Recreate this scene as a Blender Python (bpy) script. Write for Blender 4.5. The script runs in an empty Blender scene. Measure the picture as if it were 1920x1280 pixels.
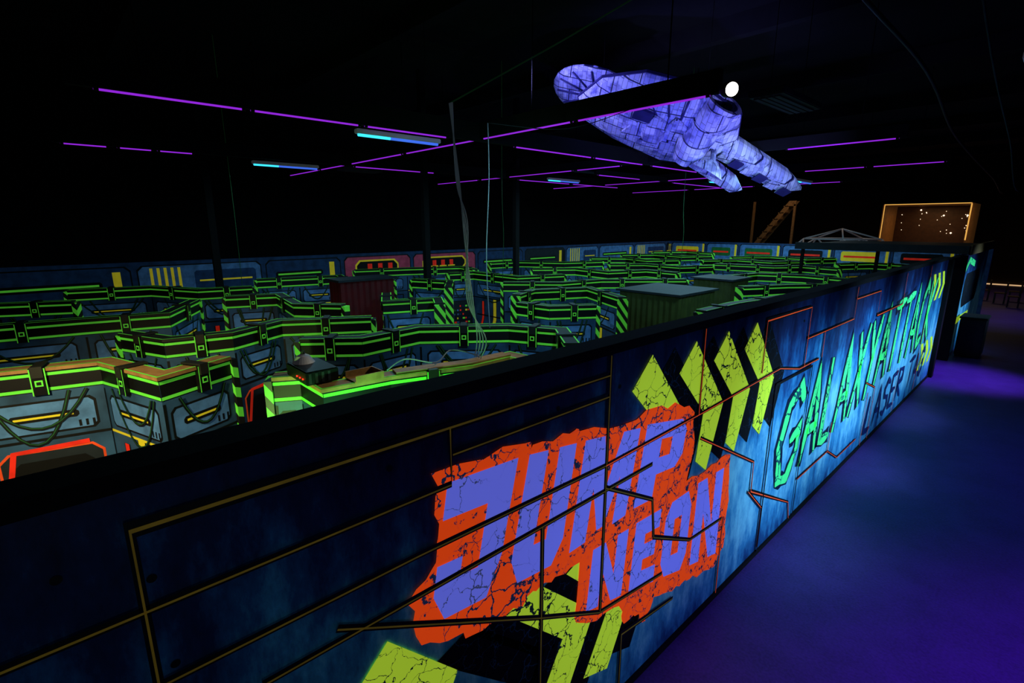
import bpy, bmesh, math, random
from mathutils import Vector, Matrix
SC=bpy.context.scene; COL=SC.collection
SC.view_settings.view_transform='Standard'
SC.view_settings.look='None'

# ------------------------------------------------------------------ materials
def lin(c):
    return tuple(((v/255)/12.92 if v/255<=0.04045 else ((v/255+0.055)/1.055)**2.4) for v in c)+(1,)
M={}
def newmat(name):
    m=bpy.data.materials.new(name); m.use_nodes=True
    nt=m.node_tree; b=nt.nodes['Principled BSDF']; M[name]=m
    return m,nt,b
def N(nt,t,**k):
    n=nt.nodes.new(t)
    for a,v in k.items(): setattr(n,a,v)
    return n
def paint(name,rgb,emit=0.0,rough=0.55,grime=0.35,scale=6.0,metal=0.0,spec=0.3):
    m,nt,b=newmat(name)
    tc=N(nt,'ShaderNodeTexCoord'); no=N(nt,'ShaderNodeTexNoise'); no.inputs['Scale'].default_value=scale; no.inputs['Detail'].default_value=5
    r=N(nt,'ShaderNodeValToRGB'); c=lin(rgb)
    r.color_ramp.elements[0].position=0.3; r.color_ramp.elements[1].position=0.62
    r.color_ramp.elements[0].color=(c[0]*(1-grime),c[1]*(1-grime),c[2]*(1-grime),1)
    r.color_ramp.elements[1].color=c
    nt.links.new(tc.outputs['Object'],no.inputs['Vector']); nt.links.new(no.outputs['Fac'],r.inputs['Fac'])
    nt.links.new(r.outputs['Color'],b.inputs['Base Color'])
    b.inputs['Roughness'].default_value=rough; b.inputs['Metallic'].default_value=metal
    b.inputs['Specular IOR Level'].default_value=spec
    if emit>0:
        nt.links.new(r.outputs['Color'],b.inputs['Emission Color']); b.inputs['Emission Strength'].default_value=emit
    return m
def glow(name,rgb,s):
    m,nt,b=newmat(name); b.inputs['Base Color'].default_value=lin(rgb)
    b.inputs['Emission Color'].default_value=lin(rgb); b.inputs['Emission Strength'].default_value=s
    return m
def cracked(name,rgb,crack,emit,scale=5.0,width=0.018,chip=0.0):
    m,nt,b=newmat(name)
    tc=N(nt,'ShaderNodeTexCoord'); no=N(nt,'ShaderNodeTexNoise'); no.inputs['Scale'].default_value=7; no.inputs['Detail'].default_value=6
    mx=N(nt,'ShaderNodeVectorMath',operation='MULTIPLY_ADD'); mx.inputs[1].default_value=(0.22,0.22,0.22)
    vo=N(nt,'ShaderNodeTexVoronoi',feature='DISTANCE_TO_EDGE'); vo.inputs['Scale'].default_value=scale
    lt=N(nt,'ShaderNodeMath',operation='LESS_THAN'); 
    n2=N(nt,'ShaderNodeTexNoise'); n2.inputs['Scale'].default_value=2.2; n2.inputs['Detail'].default_value=3
    w=N(nt,'ShaderNodeMath',operation='MULTIPLY_ADD'); w.inputs[1].default_value=width*5; w.inputs[2].default_value=-width*1.7
    mix=N(nt,'ShaderNodeMix',data_type='RGBA'); mix.inputs['A'].default_value=lin(rgb); mix.inputs['B'].default_value=lin(crack)
    nt.links.new(tc.outputs['Object'],no.inputs['Vector']); nt.links.new(no.outputs['Color'],mx.inputs[0]); nt.links.new(tc.outputs['Object'],mx.inputs[2])
    nt.links.new(mx.outputs[0],vo.inputs['Vector']); nt.links.new(vo.outputs['Distance'],lt.inputs[0])
    nt.links.new(tc.outputs['Object'],n2.inputs['Vector']); nt.links.new(n2.outputs['Fac'],w.inputs[0]); nt.links.new(w.outputs[0],lt.inputs[1])
    fac=lt.outputs[0]
    if chip>0:
        n3=N(nt,'ShaderNodeTexNoise'); n3.inputs['Scale'].default_value=14; n3.inputs['Detail'].default_value=8; n3.inputs['Roughness'].default_value=0.7
        g=N(nt,'ShaderNodeMath',operation='GREATER_THAN'); g.inputs[1].default_value=1-chip
        mm=N(nt,'ShaderNodeMath',operation='MAXIMUM')
        nt.links.new(tc.outputs['Object'],n3.inputs['Vector']); nt.links.new(n3.outputs['Fac'],g.inputs[0]); nt.links.new(g.outputs[0],mm.inputs[0]); nt.links.new(fac,mm.inputs[1]); fac=mm.outputs[0]
    nt.links.new(fac,mix.inputs['Factor']); nt.links.new(mix.outputs['Result'],b.inputs['Base Color']); nt.links.new(mix.outputs['Result'],b.inputs['Emission Color'])
    b.inputs['Emission Strength'].default_value=emit; b.inputs['Roughness'].default_value=0.7; b.inputs['Specular IOR Level'].default_value=0.15
    return m

paint('steel_print',(52,92,132),0.02,grime=0.7,scale=2.5)
paint('blue_light',(88,140,200),0.045,grime=0.5)
paint('blue_mid',(34,70,118),0.04,grime=0.5)
paint('black_print',(7,9,10),0,grime=0.3)
paint('slate',(32,42,50),0.02)
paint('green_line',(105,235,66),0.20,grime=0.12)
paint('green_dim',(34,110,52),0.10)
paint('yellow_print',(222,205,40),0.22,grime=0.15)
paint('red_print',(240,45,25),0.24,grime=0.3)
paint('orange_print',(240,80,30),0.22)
paint('pink_lit',(180,72,104),0.10)  # pink-red lighting on the perimeter wall, put into the plate colour
paint('cable_dark',(10,22,20),0.0)
paint('cable_green',(35,95,50),0.05)
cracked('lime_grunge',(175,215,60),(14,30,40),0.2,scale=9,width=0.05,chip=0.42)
paint('black_plastic',(9,9,11),0,rough=0.4,grime=0.2)
paint('black_matte',(6,6,8),0,rough=0.9,grime=0.2)
paint('cap_dark',(34,36,30),0,grime=0.3)
paint('wood_tan',(170,128,76),0.0,grime=0.35,scale=12)
paint('corrugated',(60,72,30),0.02)
paint('darkred',(80,10,18),0.05)
paint('white_plastic',(205,205,215),0.02,grime=0.1)
paint('cable_grey',(130,150,165),0.05)
paint('metal_grey',(75,78,84),0.0,metal=0.6)
glow('uv_purple',(165,45,245),0.75)
glow('tube_cyan',(60,220,255),1.3)
glow('tube_blue',(70,120,255),0.75)
glow('lamp_white',(255,250,235),9.0)
glow('led_red',(255,30,20),3.0)
glow('led_green',(40,255,120),2.0)
glow('led_gold',(255,190,90),0.8)
glow('bulb_warm',(255,225,190),2.2)
glow('floor_strip',(255,205,150),0.6)
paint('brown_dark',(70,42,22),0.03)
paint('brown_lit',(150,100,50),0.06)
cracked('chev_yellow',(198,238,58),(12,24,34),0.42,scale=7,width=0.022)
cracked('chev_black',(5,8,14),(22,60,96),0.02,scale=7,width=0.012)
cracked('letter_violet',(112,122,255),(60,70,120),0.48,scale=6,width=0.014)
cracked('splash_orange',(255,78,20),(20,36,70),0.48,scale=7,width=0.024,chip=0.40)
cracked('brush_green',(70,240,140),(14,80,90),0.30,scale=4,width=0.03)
paint('brush_outline',(4,30,66),0.0)
paint('laser_blue',(14,40,105),0.05)
paint('line_yellow',(150,125,40),0.10)
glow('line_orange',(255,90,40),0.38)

m,nt,b=newmat('hazard')
tc=N(nt,'ShaderNodeTexCoord'); sp=N(nt,'ShaderNodeSeparateXYZ'); nt.links.new(tc.outputs['Object'],sp.inputs[0])
a1=N(nt,'ShaderNodeMath',operation='ADD'); a2=N(nt,'ShaderNodeMath',operation='MULTIPLY_ADD'); a2.inputs[1].default_value=1.0
nt.links.new(sp.outputs[0],a1.inputs[0]); nt.links.new(sp.outputs[1],a1.inputs[1]); nt.links.new(sp.outputs[2],a2.inputs[0]); nt.links.new(a1.outputs[0],a2.inputs[2])
a3=N(nt,'ShaderNodeMath',operation='MULTIPLY'); a3.inputs[1].default_value=5.0; a4=N(nt,'ShaderNodeMath',operation='FRACT'); a5=N(nt,'ShaderNodeMath',operation='GREATER_THAN'); a5.inputs[1].default_value=0.5
nt.links.new(a2.outputs[0],a3.inputs[0]); nt.links.new(a3.outputs[0],a4.inputs[0]); nt.links.new(a4.outputs[0],a5.inputs[0])
mx=N(nt,'ShaderNodeMix',data_type='RGBA'); mx.inputs['A'].default_value=lin((8,10,8)); mx.inputs['B'].default_value=lin((100,225,60))
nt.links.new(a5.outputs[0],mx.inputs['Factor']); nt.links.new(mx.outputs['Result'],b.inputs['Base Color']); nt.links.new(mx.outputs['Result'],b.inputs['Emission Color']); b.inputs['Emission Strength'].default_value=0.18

# mural base: stained blue concrete print; colour set darker towards top and foot
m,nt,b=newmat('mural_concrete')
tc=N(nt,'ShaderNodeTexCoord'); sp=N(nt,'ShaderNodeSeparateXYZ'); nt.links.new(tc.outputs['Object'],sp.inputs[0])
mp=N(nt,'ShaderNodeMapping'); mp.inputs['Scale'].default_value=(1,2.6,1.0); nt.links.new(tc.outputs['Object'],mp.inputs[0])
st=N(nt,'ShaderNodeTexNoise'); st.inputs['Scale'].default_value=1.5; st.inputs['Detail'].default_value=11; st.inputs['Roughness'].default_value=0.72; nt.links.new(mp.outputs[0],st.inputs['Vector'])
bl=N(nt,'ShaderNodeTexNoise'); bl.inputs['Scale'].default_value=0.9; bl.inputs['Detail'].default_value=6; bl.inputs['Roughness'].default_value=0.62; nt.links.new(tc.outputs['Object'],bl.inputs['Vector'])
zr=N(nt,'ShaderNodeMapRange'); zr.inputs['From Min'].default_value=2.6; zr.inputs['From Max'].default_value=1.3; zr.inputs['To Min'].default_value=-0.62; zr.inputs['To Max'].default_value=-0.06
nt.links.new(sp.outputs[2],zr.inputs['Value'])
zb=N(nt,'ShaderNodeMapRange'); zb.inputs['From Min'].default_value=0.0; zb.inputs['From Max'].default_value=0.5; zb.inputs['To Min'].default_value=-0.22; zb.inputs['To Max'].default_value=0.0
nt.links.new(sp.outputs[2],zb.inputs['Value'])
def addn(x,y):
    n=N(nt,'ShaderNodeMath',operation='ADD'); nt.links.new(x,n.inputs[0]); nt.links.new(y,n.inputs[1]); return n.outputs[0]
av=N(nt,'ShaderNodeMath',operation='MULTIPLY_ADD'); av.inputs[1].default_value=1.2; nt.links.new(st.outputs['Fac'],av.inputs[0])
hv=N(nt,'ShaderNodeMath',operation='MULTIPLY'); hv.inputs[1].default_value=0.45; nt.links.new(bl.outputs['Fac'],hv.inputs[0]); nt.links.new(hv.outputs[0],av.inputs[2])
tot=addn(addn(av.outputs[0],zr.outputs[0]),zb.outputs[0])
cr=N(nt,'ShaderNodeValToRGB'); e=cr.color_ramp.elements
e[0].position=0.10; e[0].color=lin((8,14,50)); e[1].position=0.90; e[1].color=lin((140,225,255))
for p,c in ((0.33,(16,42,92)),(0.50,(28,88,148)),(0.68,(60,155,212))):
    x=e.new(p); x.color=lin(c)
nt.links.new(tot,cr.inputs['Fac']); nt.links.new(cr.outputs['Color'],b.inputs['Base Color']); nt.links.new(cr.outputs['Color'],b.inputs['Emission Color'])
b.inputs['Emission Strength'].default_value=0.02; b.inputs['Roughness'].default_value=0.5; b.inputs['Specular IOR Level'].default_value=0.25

m,nt,b=newmat('floor_resin')
tc=N(nt,'ShaderNodeTexCoord'); n1=N(nt,'ShaderNodeTexNoise'); n1.inputs['Scale'].default_value=2.2; n1.inputs['Detail'].default_value=9; n1.inputs['Roughness'].default_value=0.7
n2=N(nt,'ShaderNodeTexNoise'); n2.inputs['Scale'].default_value=45; n2.inputs['Detail'].default_value=3
for q in (n1,n2): nt.links.new(tc.outputs['Object'],q.inputs['Vector'])
ad=addn(n1.outputs['Fac'],n2.outputs['Fac']); r=N(nt,'ShaderNodeValToRGB'); r.color_ramp.elements[0].color=lin((62,44,112)); r.color_ramp.elements[1].color=lin((84,62,145))
hf=N(nt,'ShaderNodeMath',operation='MULTIPLY'); hf.inputs[1].default_value=0.5
r.color_ramp.elements[0].position=0.38; r.color_ramp.elements[1].position=0.62
nt.links.new(ad,hf.inputs[0]); nt.links.new(hf.outputs[0],r.inputs['Fac']); nt.links.new(r.outputs['Color'],b.inputs['Base Color']); b.inputs['Roughness'].default_value=0.55
paint('ceiling_black',(16,16,20),0,rough=0.9)
paint('wall_black',(14,13,15),0,rough=0.9)
paint('wall_back',(46,34,28),0,rough=0.9)

# hull panels: two brick layers of plating with stains
m,nt,b=newmat('hull')
tc=N(nt,'ShaderNodeTexCoord')
def brick(scale,c1,c2,ms,rot):
    mp=N(nt,'ShaderNodeMapping'); mp.inputs['Rotation'].default_value=(0,0,rot); nt.links.new(tc.outputs['Object'],mp.inputs[0])
    br=N(nt,'ShaderNodeTexBrick'); br.inputs['Scale'].default_value=scale; br.inputs['Color1'].default_value=lin(c1); br.inputs['Color2'].default_value=lin(c2); br.inputs['Mortar'].default_value=lin((30,26,80)); br.inputs['Mortar Size'].default_value=ms; br.offset=0.3; br.inputs['Brick Width'].default_value=0.9; br.inputs['Row Height'].default_value=0.42
    nt.links.new(mp.outputs[0],br.inputs['Vector']); return br
b1=brick(1.5,(235,235,255),(190,190,245),0.014,0.2); b2=brick(5.2,(255,255,255),(165,165,225),0.022,0.2+math.pi/2)
nz=N(nt,'ShaderNodeTexNoise'); nz.inputs['Scale'].default_value=5; nz.inputs['Detail'].default_value=8; nt.links.new(tc.outputs['Object'],nz.inputs['Vector'])
def mulc(x,y,f=1):
    mu=N(nt,'ShaderNodeMix',data_type='RGBA',blend_type='MULTIPLY'); mu.inputs['Factor'].default_value=f; nt.links.new(x,mu.inputs['A']); nt.links.new(y,mu.inputs['B']); return mu.outputs['Result']
rr=N(nt,'ShaderNodeValToRGB'); rr.color_ramp.elements[0].position=0.38; rr.color_ramp.elements[0].color=(0.15,0.14,0.35,1); rr.color_ramp.elements[1].position=0.48
nt.links.new(nz.outputs['Fac'],rr.inputs['Fac'])
nt.links.new(mulc(mulc(b1.outputs['Color'],b2.outputs['Color'],.7),rr.outputs['Color'],.7),b.inputs['Base Color']); b.inputs['Roughness'].default_value=0.5
paint('hull_dark',(50,46,105),0.01)

# ------------------------------------------------------------------ object helpers
def link(o,parent=None,local=False):
    COL.objects.link(o)
    if parent is not None:
        o.parent=parent; o.matrix_parent_inverse=Matrix.Identity(4) if local else Matrix.Translation(parent.location).inverted()
    return o
def thing(name,loc,label,cat,group=None,kind=None):
    o=bpy.data.objects.new(name,None); o.location=loc; o.empty_display_size=0.1; COL.objects.link(o)
    o['label']=label; o['category']=cat
    if group:o['group']=group
    if kind:o['kind']=kind
    return o
def polymesh(name,polys,parent=None,local=False):
    vs=[];fs=[];mi=[];names=[]
    for pts,mn in polys:
        if mn not in names:names.append(mn)
        k=len(vs); vs+= [tuple(p) for p in pts]; fs.append(tuple(range(k,k+len(pts)))); mi.append(names.index(mn))
    me=bpy.data.meshes.new(name); me.from_pydata(vs,[],fs)
    for n in names: me.materials.append(M[n])
    for p,i in zip(me.polygons,mi): p.material_index=i
    me.update()
    return link(bpy.data.objects.new(name,me),parent,local)
def boxpolys(x0,y0,z0,x1,y1,z1,mn):
    v=[(x0,y0,z0),(x1,y0,z0),(x1,y1,z0),(x0,y1,z0),(x0,y0,z1),(x1,y0,z1),(x1,y1,z1),(x0,y1,z1)]
    return [([v[i] for i in f],mn) for f in ((3,2,1,0),(4,5,6,7),(0,1,5,4),(1,2,6,5),(2,3,7,6),(3,0,4,7))]
def box(name,a,bb,mn,parent=None,bevel=0.0):
    o=polymesh(name,boxpolys(*a,*bb,mn),parent)
    bm=bmesh.new(); bm.from_mesh(o.data); bmesh.ops.remove_doubles(bm,verts=bm.verts,dist=1e-5)
    if bevel>0: bmesh.ops.bevel(bm,geom=bm.edges[:],offset=bevel,segments=2,affect='EDGES')
    bmesh.ops.recalc_face_normals(bm,faces=bm.faces); bm.to_mesh(o.data); bm.free()
    return o
def prism(name,outline,z0,z1,mn,parent=None):
    n=len(outline); P=[([(x,y,z1) for x,y in outline],mn),([(x,y,z0) for x,y in reversed(outline)],mn)]
    for i in range(n):
        a=outline[i];c=outline[(i+1)%n]; P.append(([(a[0],a[1],z0),(c[0],c[1],z0),(c[0],c[1],z1),(a[0],a[1],z1)],mn))
    return polymesh(name,P,parent)
def tube(name,pts,r,mn,parent=None,res=6,local=False):
    pts=[Vector(p) for p in pts]; vs=[];fs=[]
    for i,p in enumerate(pts):
        d=(pts[min(i+1,len(pts)-1)]-pts[max(i-1,0)]).normalized()
        a=d.cross(Vector((0.13,0.31,0.94))); 
        if a.length<1e-3:a=d.cross(Vector((1,0,0)))
        a.normalize(); c=d.cross(a)
        for k in range(res):
            t=2*math.pi*k/res; vs.append(tuple(p+a*math.cos(t)*r+c*math.sin(t)*r))
    for i in range(len(pts)-1):
        for k in range(res): fs.append((i*res+k,i*res+(k+1)%res,(i+1)*res+(k+1)%res,(i+1)*res+k))
    fs.append(tuple(range(res))[::-1]); fs.append(tuple(range((len(pts)-1)*res,len(pts)*res)))
    me=bpy.data.meshes.new(name); me.from_pydata(vs,[],fs); me.materials.append(M[mn])
    for p in me.polygons: p.use_smooth=True
    return link(bpy.data.objects.new(name,me),parent,local)
def revolve(name,prof,mn,parent,mat4,seg=24,local=False):
    vs=[];fs=[];n=len(prof)
    for k in range(seg):
        t=2*math.pi*k/seg
        for r,z in prof: vs.append(tuple(mat4@Vector((r*math.cos(t),r*math.sin(t),z))))
    for k in range(seg):
        for i in range(n-1): fs.append((k*n+i,((k+1)%seg)*n+i,((k+1)%seg)*n+i+1,k*n+i+1))
    me=bpy.data.meshes.new(name); me.from_pydata(vs,[],fs); me.materials.append(M[mn])
    return link(bpy.data.objects.new(name,me),parent,local)

# ------------------------------------------------------------------ flat print helpers (u,v on a wall face)
def strip2(pts,w,taper=False,rng=None):
    out=[];n=len(pts);L=[];R=[]
    for i in range(n):
        a=Vector(pts[max(i-1,0)]);c=Vector(pts[min(i+1,n-1)]);p=Vector(pts[i]); d=(c-a)
        if d.length<1e-6:d=Vector((1,0))
        d.normalize(); nn=Vector((-d.y,d.x)); ww=w/2
        if 0<i<n-1:
            e=(p-a).normalized(); cs=abs(e.dot(d)); ww=ww/max(cs,0.55)
        if taper and i in (0,n-1): ww*=0.45
        if rng: ww*=rng.uniform(0.75,1.25)
        L.append(p+nn*ww);R.append(p-nn*ww)
    for i in range(n-1): out.append([L[i],R[i],R[i+1],L[i+1]])
    return out
def rect(u0,v0,u1,v1): return [(u0,v0),(u1,v0),(u1,v1),(u0,v1)]
def outline_rect(u0,v0,u1,v1,w):
    return [rect(u0,v0,u1,v0+w),rect(u0,v1-w,u1,v1),rect(u0,v0+w,u0+w,v1-w),rect(u1-w,v0+w,u1,v1-w)]
def cham(u0,v0,u1,v1,c): return [(u0+c,v0),(u1-c,v0),(u1,v0+c),(u1,v1-c),(u1-c,v1),(u0+c,v1),(u0,v1-c),(u0,v0+c)]
def to3(polys2,o,ud,nn,step=0.0022):
    o=Vector(o);ud=Vector(ud);nn=Vector(nn); out=[]
    for pts,mn,lay in polys2:
        out.append(([tuple(o+ud*p[0]+Vector((0,0,p[1]))+nn*(lay*step)) for p in pts],mn))
    return out

BAND=0.19
def face_art(W,H,rng,rich=True,band=True):
    A=[]
    def add(p,mn,l): A.append((p,mn,l))
    if band:
        add(rect(0,H-BAND,W,H),'black_print',1)
        add(rect(0,H-0.045,W,H-0.018),'green_line',2); add(rect(0,H-BAND+.008,W,H-BAND+.036),'green_line',2)
    T=H-BAND-.03 if band else H-0.08
    n=max(1,round(W/1.15)); m=W/n
    for i in range(n):
        a=i*m;c=a+m
        add(rect(a-0.0 if i else 0.0,0,a+0.025,T),'black_print',1)
        x0=a+0.08*m;x1=c-0.08*m
        add(cham(x0,T-0.36,x1,T-0.05,0.04),'black_print',1); add(cham(x0+0.02,T-0.34,x1-0.02,T-0.07,0.035),'blue_light',2)
        sx=x0+0.18*(x1-x0); ex=x1-0.18*(x1-x0)
        add(cham(sx,T-0.235,ex,T-0.165,0.02),'black_print',3); add(rect(sx+0.03,T-0.21,ex-0.04,T-0.19),'yellow_print',4)
        for k in range(3): add(rect(x1-0.03-0.05*k-0.02,T-0.33,x1-0.03-0.05*k,T-0.27),'black_print',3)
        add(rect(a+0.03,T-0.42,c,T-0.395),'yellow_print' if rng.random()<0.5 else 'black_print',2)
        kind=rng.choice(['win','grunge','ctrl','pipes','blocks','pipes'])
        B=T-0.5
        if kind=='win':
            add(cham(x0,0.45,x1,B,0.08),'orange_print',1);add(cham(x0+0.02,0.47,x1-0.02,B-0.02,0.07),'slate',2);add(cham(x0+0.09,0.55,x1-0.09,B-0.1,0.06),'black_print',3)
            for q in strip2([(x0-0.03,0.2),(x0-0.02,0.7),(x0+0.12,B),(x1-0.1,B+0.02)],0.04): add(q,'red_print',4)
        elif kind=='grunge':
            add(rect(x0,0.55,x1,B),'black_print',1);add(rect(x0+0.03,0.58,x1-0.03,B-0.03),'blue_mid',2);
            add(cham(x0+0.08,0.75,x1-0.1,B-0.1,0.1),'lime_grunge',3)
            add(rect(x0,0.3,x0+0.1,B),'red_print',3)
        elif kind=='ctrl':
            add(rect(x0,0.5,x1,B),'black_print',1);add(rect(x0+0.02,0.52,x1-0.02,B-0.02),'slate',2)
            cols=6;rows=7
            for r_ in range(rows):
                for c_ in range(cols):
                    if rng.random()<0.75:
                        uu=x0+0.05+(x1-x0-0.1)*c_/cols; vv=0.56+(B-0.62)*r_/rows
                        add(rect(uu,vv,uu+rng.uniform(0.04,0.1)*m,vv+0.045),rng.choice(['green_line','blue_light','green_dim','yellow_print','red_print','blue_light','blue_mid']),3)
        elif kind=='pipes':
            for k,mn in enumerate(['red_print','yellow_print','red_print']):
                uu=x0+(0.12+0.33*k)*(x1-x0); wd=.11 if k==1 else .07; hh=(B+.08) if k==1 else B-.25*k*.5
                pth=[(uu,0.0),(uu,0.7),(uu+0.08,0.95),(uu+0.08,hh)]
                for q in strip2(pth,wd+.03): add(q,'black_print',1)
                for q in strip2(pth,wd): add(q,mn,2)
            add(rect(x0,0.55,x1,0.65),'black_print',3); add(rect(x0,0.585,x1,0.61),'blue_light',4)
            add(rect(x0,1.0,x1,1.03),'black_print',3)
        else:
            add(cham(x0,0.95,x0+0.55*(x1-x0),B,0.05),'blue_light',1);add(cham(x0+0.6*(x1-x0),0.7,x1,B,0.05),'black_print',1)
            add(rect(x0+0.65*(x1-x0),0.8,x1-0.04,B-0.2),'yellow_print',2); add(rect(x0,0.4,x0+0.5*(x1-x0),0.85),'black_print',1)
            for k in range(4): add(rect(x0+0.03,0.45+0.1*k,x0+0.46*(x1-x0),0.49+0.1*k),'green_dim',2)
        if rich and m>0.5:
            for k in range(rng.choice([1,2,2])):
                u0=a+rng.uniform(0.05,0.3)*m;u1=c-rng.uniform(0.02,0.3)*m; dip=rng.uniform(0.25,0.55)
                pts=[(u0+(u1-u0)*t/10, T+0.02-dip*(1-(2*t/10-1)**2)) for t in range(11)]
                for q in strip2(pts,0.03): add(q,'cable_dark',5+k*2)
                for q in strip2([(x,y+0.007) for x,y in pts],0.008): add(q,'cable_green',6+k*2)
    return A

def offset_poly(pts,d):
    n=len(pts);out=[]
    for i in range(n):
        p=Vector(pts[i])
        if i==0: t=(Vector(pts[1])-p).normalized(); nn=Vector((-t.y,t.x)); out.append(p+nn*d)
        elif i==n-1: t=(p-Vector(pts[i-1])).normalized(); nn=Vector((-t.y,t.x)); out.append(p+nn*d)
        else:
            t1=(p-Vector(pts[i-1])).normalized(); t2=(Vector(pts[i+1])-p).normalized(); n1=Vector((-t1.y,t1.x));n2=Vector((-t2.y,t2.x)); b_=(n1+n2).normalized(); out.append(p+b_*(d/max(b_.dot(n1),0.45)))
    return out

clamp_mesh=None
def get_clamp():
    global clamp_mesh
    if clamp_mesh is None:
        P=boxpolys(-0.055,-0.10,-0.21,0.055,0.10,0.035,'black_plastic')
        for s in (-1,1):
            y=s*0.103
            for (a,b_,c,d,mn) in ((-0.055,-0.21,-0.046,0.03,'green_line'),(0.046,-0.21,0.055,0.03,'green_line'),(-0.028,-0.13,0.028,-0.075,'green_line'),(-0.016,-0.117,0.016,-0.088,'black_print')):
                yy=y+s*(0.002 if mn=='black_print' else 0)
                P.append(([(a,yy,b_),(c,yy,b_),(c,yy,d),(a,yy,d)],mn))
        P+=boxpolys(-0.04,-0.115,-0.05,0.04,0.115,0.05,'cap_dark')
        o=polymesh('clamp',P); clamp_mesh=o.data; bpy.data.objects.remove(o)
    return clamp_mesh

MAZE='zigzag maze partitions'
def maze_wall(pts,seed,H=2.1,label=None,rich=True,posts=(True,True),clamps=True,cap='cap_dark'):
    rng=random.Random(seed)
    e=thing('maze_partition',(pts[0][0],pts[0][1],0),label or 'angled maze partition printed with blue machinery and glowing green edge bands','partition',MAZE)
    L=offset_poly(pts,0.06);R=offset_poly(pts,-0.06)
    prism('panel_body',[tuple(p) for p in R]+[tuple(p) for p in reversed(L)],0,H,'steel_print',e)
    Lc=offset_poly(pts,0.085);Rc=offset_poly(pts,-0.085)
    prism('top_cap',[tuple(p) for p in Rc]+[tuple(p) for p in reversed(Lc)],H,H+0.03,cap,e)
    P=[]
    for d in (1,-1):
        o1=offset_poly(pts,d*0.084);o2=offset_poly(pts,d*0.068)
        for i in range(len(pts)-1):
            q=[o1[i],o1[i+1],o2[i+1],o2[i]]; P.append(([(v.x,v.y,H+0.0325) for v in q],'green_line'))
    polymesh('edge_trim',P,e)
    P=[]
    for i in range(len(pts)-1):
        for side,off in ((1,L),(-1,R)):
            a=off[i];c=off[i+1]; d=(c-a); W=d.length
            if W<0.12: continue
            d.normalize(); nn=Vector((-d.y,d.x))*side
            if side==1: o=c; ud=-d
            else: o=a; ud=d
            P+=to3(face_art(W,H,rng,rich),(o.x,o.y,0),(ud.x,ud.y,0),(nn.x,nn.y,0))
    polymesh('printed_cladding',P,e)
    if clamps:
        for i in range(len(pts)-1):
            a=Vector(pts[i]);c=Vector(pts[i+1]);d=c-a; W=d.length
            k=max(1,int(W/0.85))
            if W<0.6: continue
            for j in range(k):
                p=a+d*((j+0.5)/k); o=bpy.data.objects.new('clamp',get_clamp()); o.location=(p.x,p.y,H); o.rotation_euler=(0,0,math.atan2(d.y,d.x)); link(o,e)
    for f,i,j in ((posts[0],0,1),(posts[1],-1,-2)):
        if f:
            p=Vector(pts[i]);q=Vector(pts[j]);d=(p-q).normalized();s=Vector((-d.y,d.x))
            c=[p+s*0.09,p-s*0.09,p-s*0.09+d*0.06,p+s*0.09+d*0.06]
            prism('hazard_post',[tuple(v) for v in c],0,H-0.0,'hazard',e)
    return e

# ------------------------------------------------------------------ room
def structure(name,a,b_,mn,label,cat):
    o=box(name,a,b_,mn); o['kind']='structure'; o['label']=label; o['category']=cat; return o
structure('floor',(-18,-6,-0.1),(5,40,0),'floor_resin','smooth speckled resin floor lit violet','floor')
structure('ceiling',(-18,-6,6.8),(5,40,6.9),'ceiling_black','black painted hall ceiling','ceiling')
structure('wall_left',(-18.1,-6,0),(-18,40,6.8),'wall_black','black painted hall wall','wall')
structure('wall_right',(5,-6,0),(5.1,40,6.8),'wall_black','black painted hall wall','wall')
structure('wall_back',(-18,40,0),(5,40.1,6.8),'wall_back','dark brown hall end wall','wall')
structure('wall_front',(-18,-6.1,0),(5,-6,6.8),'wall_black','black painted hall wall','wall')
for i,y in enumerate((1.5,5.0,9.2,13.6,18,22.5,27,32)):
    structure('trim_%d'%(i+1),(-18,y,6.45),(5,y+0.2,6.8),'ceiling_black','black ceiling joist','beam')

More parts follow.
